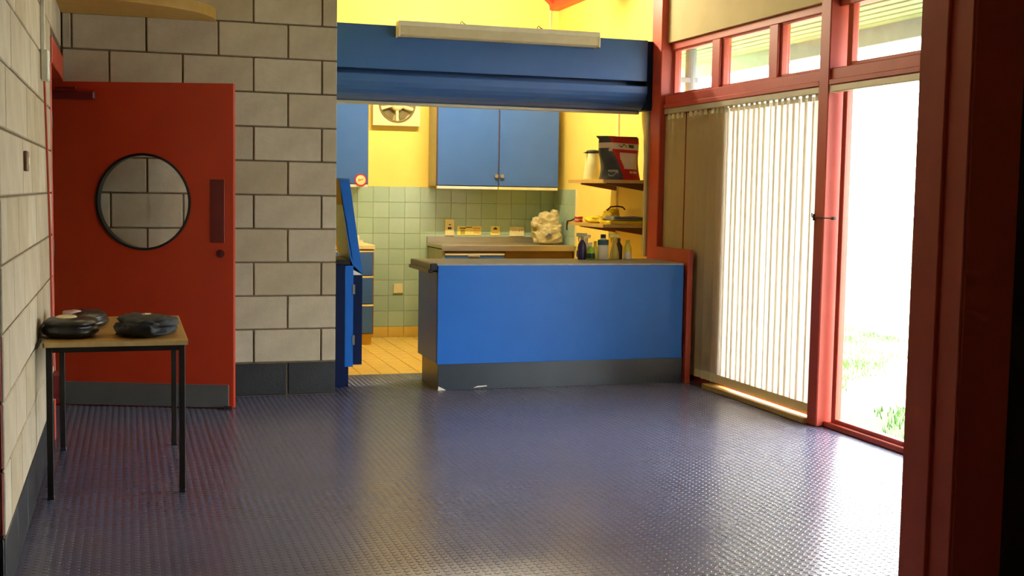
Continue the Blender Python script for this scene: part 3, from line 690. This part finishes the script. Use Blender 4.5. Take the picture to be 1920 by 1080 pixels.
def zone(u, v):
    if v > .86: return 0 if u < .27 else 1
    if .86 >= v > .70: 
        if .70 < u < .84 and .75 < v < .82: return 3
        if .45 < u < .66 and abs(v-.79+.03*math.sin(u*40)) < .012: return 3
        return 2 if v > .73 or u > .22 else 0
    if v > .66: return 2 if .2 < u < .3+.0 else (1 if u > .3 else 0)
    if u < .30+.20*(1-v/.66): 
        if .14 < u < .36 and (abs(v-.20) < .018 or abs(v-.12-.04*math.sin(u*24)) < .012): return 4
        return 0
    if .26 < v < .62 and .46+.36*max(0, .46-v) < u < .92: return 2
    if .14 < v < .21 and (.66 < u < .72 or .76 < u < .88): return 2
    return 1
fm = []
for j in range(NV):
    for i in range(NU):
        f = b.faces.new((gf[j][i], gf[j][i+1], gf[j+1][i+1], gf[j+1][i])); f.material_index = zone((i+.5)/NU, (j+.5)/NV)
        f = b.faces.new((gb_[j][i+1], gb_[j][i], gb_[j+1][i], gb_[j+1][i+1])); f.material_index = 0
b.faces.new([gf[0][i] for i in range(NU, -1, -1)]+[gb_[0][i] for i in range(1, NU)]) if False else None
bo = obj('foil_body', b, BAGGREY, bagt, smooth=True)
for m in (BAGRED, BAGWHITE, BAGGREEN, mat('bag_grey_print', (150, 156, 140), .4)): bo.data.materials.append(m)
obj('top_seal', bx(BX0-.005, BX0+.345, BY-.004, BY+.004, SZ+BH-.012, SZ+BH+.004, bev=.001), BAGGREY, bagt)

Z2 = 1.1535
def cloth_fold(name, label, x0, x1, y0, y1, z0, layers, th, m, seed, cat='cloth'):
    t = thing(name, label, cat, ((x0+x1)/2, (y0+y1)/2, z0))
    for k in range(layers):
        b = bmesh.new(); add_box(b, x0, x1, y0, y1, z0+k*th, z0+(k+1)*th*.98); bmesh.ops.subdivide_edges(b, edges=b.edges[:], cuts=7, use_grid_fill=True)
        for v in b.verts:
            n = noise.noise(v.co*9+Vector((seed, k*3, 0))); v.co += Vector((n*.012, n*.01, (n*.5*th if v.co.z > z0+.001 else 0)))
        obj('fold', b, m, t, smooth=True)
    return t
cloth_fold('folded_cloth', 'folded bright yellow cloth at the end of the lower shelf', 2.66, 2.965, .82, 1.05, Z2, 2, .014, YCLOTH, 1)
cloth_fold('folded_cloth', 'folded grey cloth lying on the yellow cloth', 2.70, 2.955, .84, 1.04, Z2+.033, 2, .014, GCLOTH, 4)
yb = thing('yellow_cloth_heap', 'crumpled yellow cloth heap with a dark handle on the lower shelf', 'cloth', (2.72, 1.22, Z2))
obj('heap', puffy((2.70, 1.24, Z2+.027), .075, .14, .03, 0, .22, 8, 4), YCLOTH, yb, smooth=True)
obj('heap', puffy((2.82, 1.19, Z2+.055), .07, .10, .058, 0, .2, 12, 4), YCLOTH, yb, smooth=True)
obj('handle', tube([(2.75, 1.12, Z2+.105), (2.78, 1.12, Z2+.135), (2.84, 1.12, Z2+.142), (2.89, 1.12, Z2+.135), (2.91, 1.12, Z2+.115)], .006), STRAP, yb)
rt_ = thing('red_reel', 'small red reel with a dark strap hanging over the shelf edge', 'tool', (2.64, 1.50, Z2))
obj('body', lathe([(.034, 0), (.038, .006), (.030, .02), (.038, .04), (.034, .046)], (2.645, 1.50, Z2), 24), REDP, rt_, smooth=False)
obj('band', lathe([(.0315, .014), (.034, .022), (.0315, .032)], (2.645, 1.50, Z2), 24), CREAMP, rt_)
obj('strap', tube([(2.62, 1.53, Z2+.025), (2.60, 1.58, Z2+.008), (2.588, 1.62, Z2+.004), (2.586, 1.625, Z2-.02), (2.586, 1.625, Z2-.075)], .006), STRAP, rt_)

# bottles on the back of the counter
CZT = .892
def bottle(label, x, y, prof, body, cap, trigger=False, band=None, sx=1, sy=.7):
    t = thing('cleaning_bottle', label, 'bottle', (x, y, CZT))
    obj('body', lathe(prof, (x, y, CZT), 20, sx, sy), body, t, smooth=True)
    h = prof[-1][1]; r = prof[-1][0]
    cp = obj('cap', lathe([(r*1.15, h-.004), (r*1.2, h+.018), (r*1.0, h+.024)], (x, y, CZT), 16, sx, sx), cap, t)
    if trigger:
        obj('nozzle', prism([(x-.045, CZT+h+.022), (x+.03, CZT+h+.022), (x+.036, CZT+h+.045), (x-.045, CZT+h+.048)], y-.011, y+.011, 1), cap, t)
        obj('trigger', tube([(x-.022, y, CZT+h+.024), (x-.030, y, CZT+h+.004), (x-.026, y, CZT+h-.018)], .006), cap, t)
    if band:
        z0, z1, rr, bm_ = band; obj('label', lathe([(rr, z0), (rr, z1)], (x, y, CZT), 20, sx, sy), bm_, t)
    return t
tall = [(.028, 0), (.034, .006), (.036, .09), (.030, .12), (.014, .145), (.012, .155)]
GRN = mat('green_bottle', (150, 200, 60), .3); PUR = mat('purple_bottle', (52, 40, 92), .3); YLB = mat('yellow_bottle', (220, 206, 60), .3); BOTW = mat('white_bottle', (236, 232, 206), .35)
TEAL = mat('teal_label', (40, 92, 100), .4); DKG = mat('dark_green_label', (24, 60, 44), .4); GRY = mat('grey_cap', (170, 166, 140), .4); DRK = mat('dark_bottle', (70, 52, 44), .4)
bottle('purple trigger spray bottle with a grey nozzle', 2.285, 0.460, tall, PUR, GRY, True)
bottle('lime green washing up bottle with a dark label', 2.343, 0.430, [(.03, 0), (.034, .006), (.034, .05), (.026, .075), (.012, .10), (.011, .108)], GRN, BOTW, False, (.012, .05, .0352, DKG), 1.0, .8)
bottle('cream trigger spray bottle behind the lime green bottle', 2.352, 0.550, [(.02, 0), (.026, .006), (.026, .10), (.016, .125), (.012, .14)], BOTW, CREAMP, True)
bottle('slim yellow cleaner bottle next to the big white bottle', 2.393, 0.460, [(.02, 0), (.024, .005), (.024, .085), (.010, .11), (.010, .118)], YLB, YLB)
bottle('big white bottle with a teal band and green print', 2.457, 0.460, [(.044, 0), (.048, .008), (.046, .07), (.040, .15), (.020, .165), (.018, .17)], BOTW, DKG, False, (.112, .152, .0445, TEAL), 1.0, .6)
bottle('yellow trigger spray bottle with a tapered body', 2.550, 0.455, [(.036, 0), (.040, .006), (.034, .06), (.018, .12), (.013, .15)], mat('amber_bottle', (210, 190, 80), .3), YLB, True)
bottle('dark brown bottle between two yellow bottles', 2.604, 0.500, [(.026, 0), (.03, .006), (.03, .10), (.012, .13), (.011, .14)], DRK, DRK)
bottle('squat yellow topped bottle with a cream base', 2.658, 0.455, [(.030, 0), (.033, .006), (.033, .09), (.020, .12), (.014, .13)], YLB, YLB, False, (.006, .06, .0342, BOTW))

# ------------------------------------------------------------------ kitchen strip light (lit, hung above the shutter)
def strip_light(x, y, z, watts, label, ln=1.5, col=(1, .92, .72)):
    t = thing('strip_light_offscreen', label, 'light', (x, y, z))
    obj('batten', bx(x-ln/2, x+ln/2, y-.06, y+.06, z+.04, z+.09, bev=.004), WHITE, t)
    m = mat('lit_tube', (255, 240, 205), .4, emit=watts/(math.pi*2*math.pi*.013*(ln-.06)))
    obj('tube_offscreen', cy((x-ln/2+.03, y, z+.018), (x+ln/2-.03, y, z+.018), .013), m, t)
    for s in (-1, 1): obj('end_cap', bx(x+s*(ln/2-.015)-.015, x+s*(ln/2-.015)+.015, y-.03, y+.03, z, z+.045, bev=.003), WHITE, t)
    for s in (-1, 1): obj('hanger', cy((x+s*ln*.35, y, z+.085), (x+s*ln*.35, y, 5.0 if abs(x-RX) < .2 else 3.25+(3.15-x-s*ln*.35)*slope), .004), STEEL, t)
strip_light(1.75, 1.45, 3.10, 64, 'lit fluorescent strip hanging over the kitchen floor')
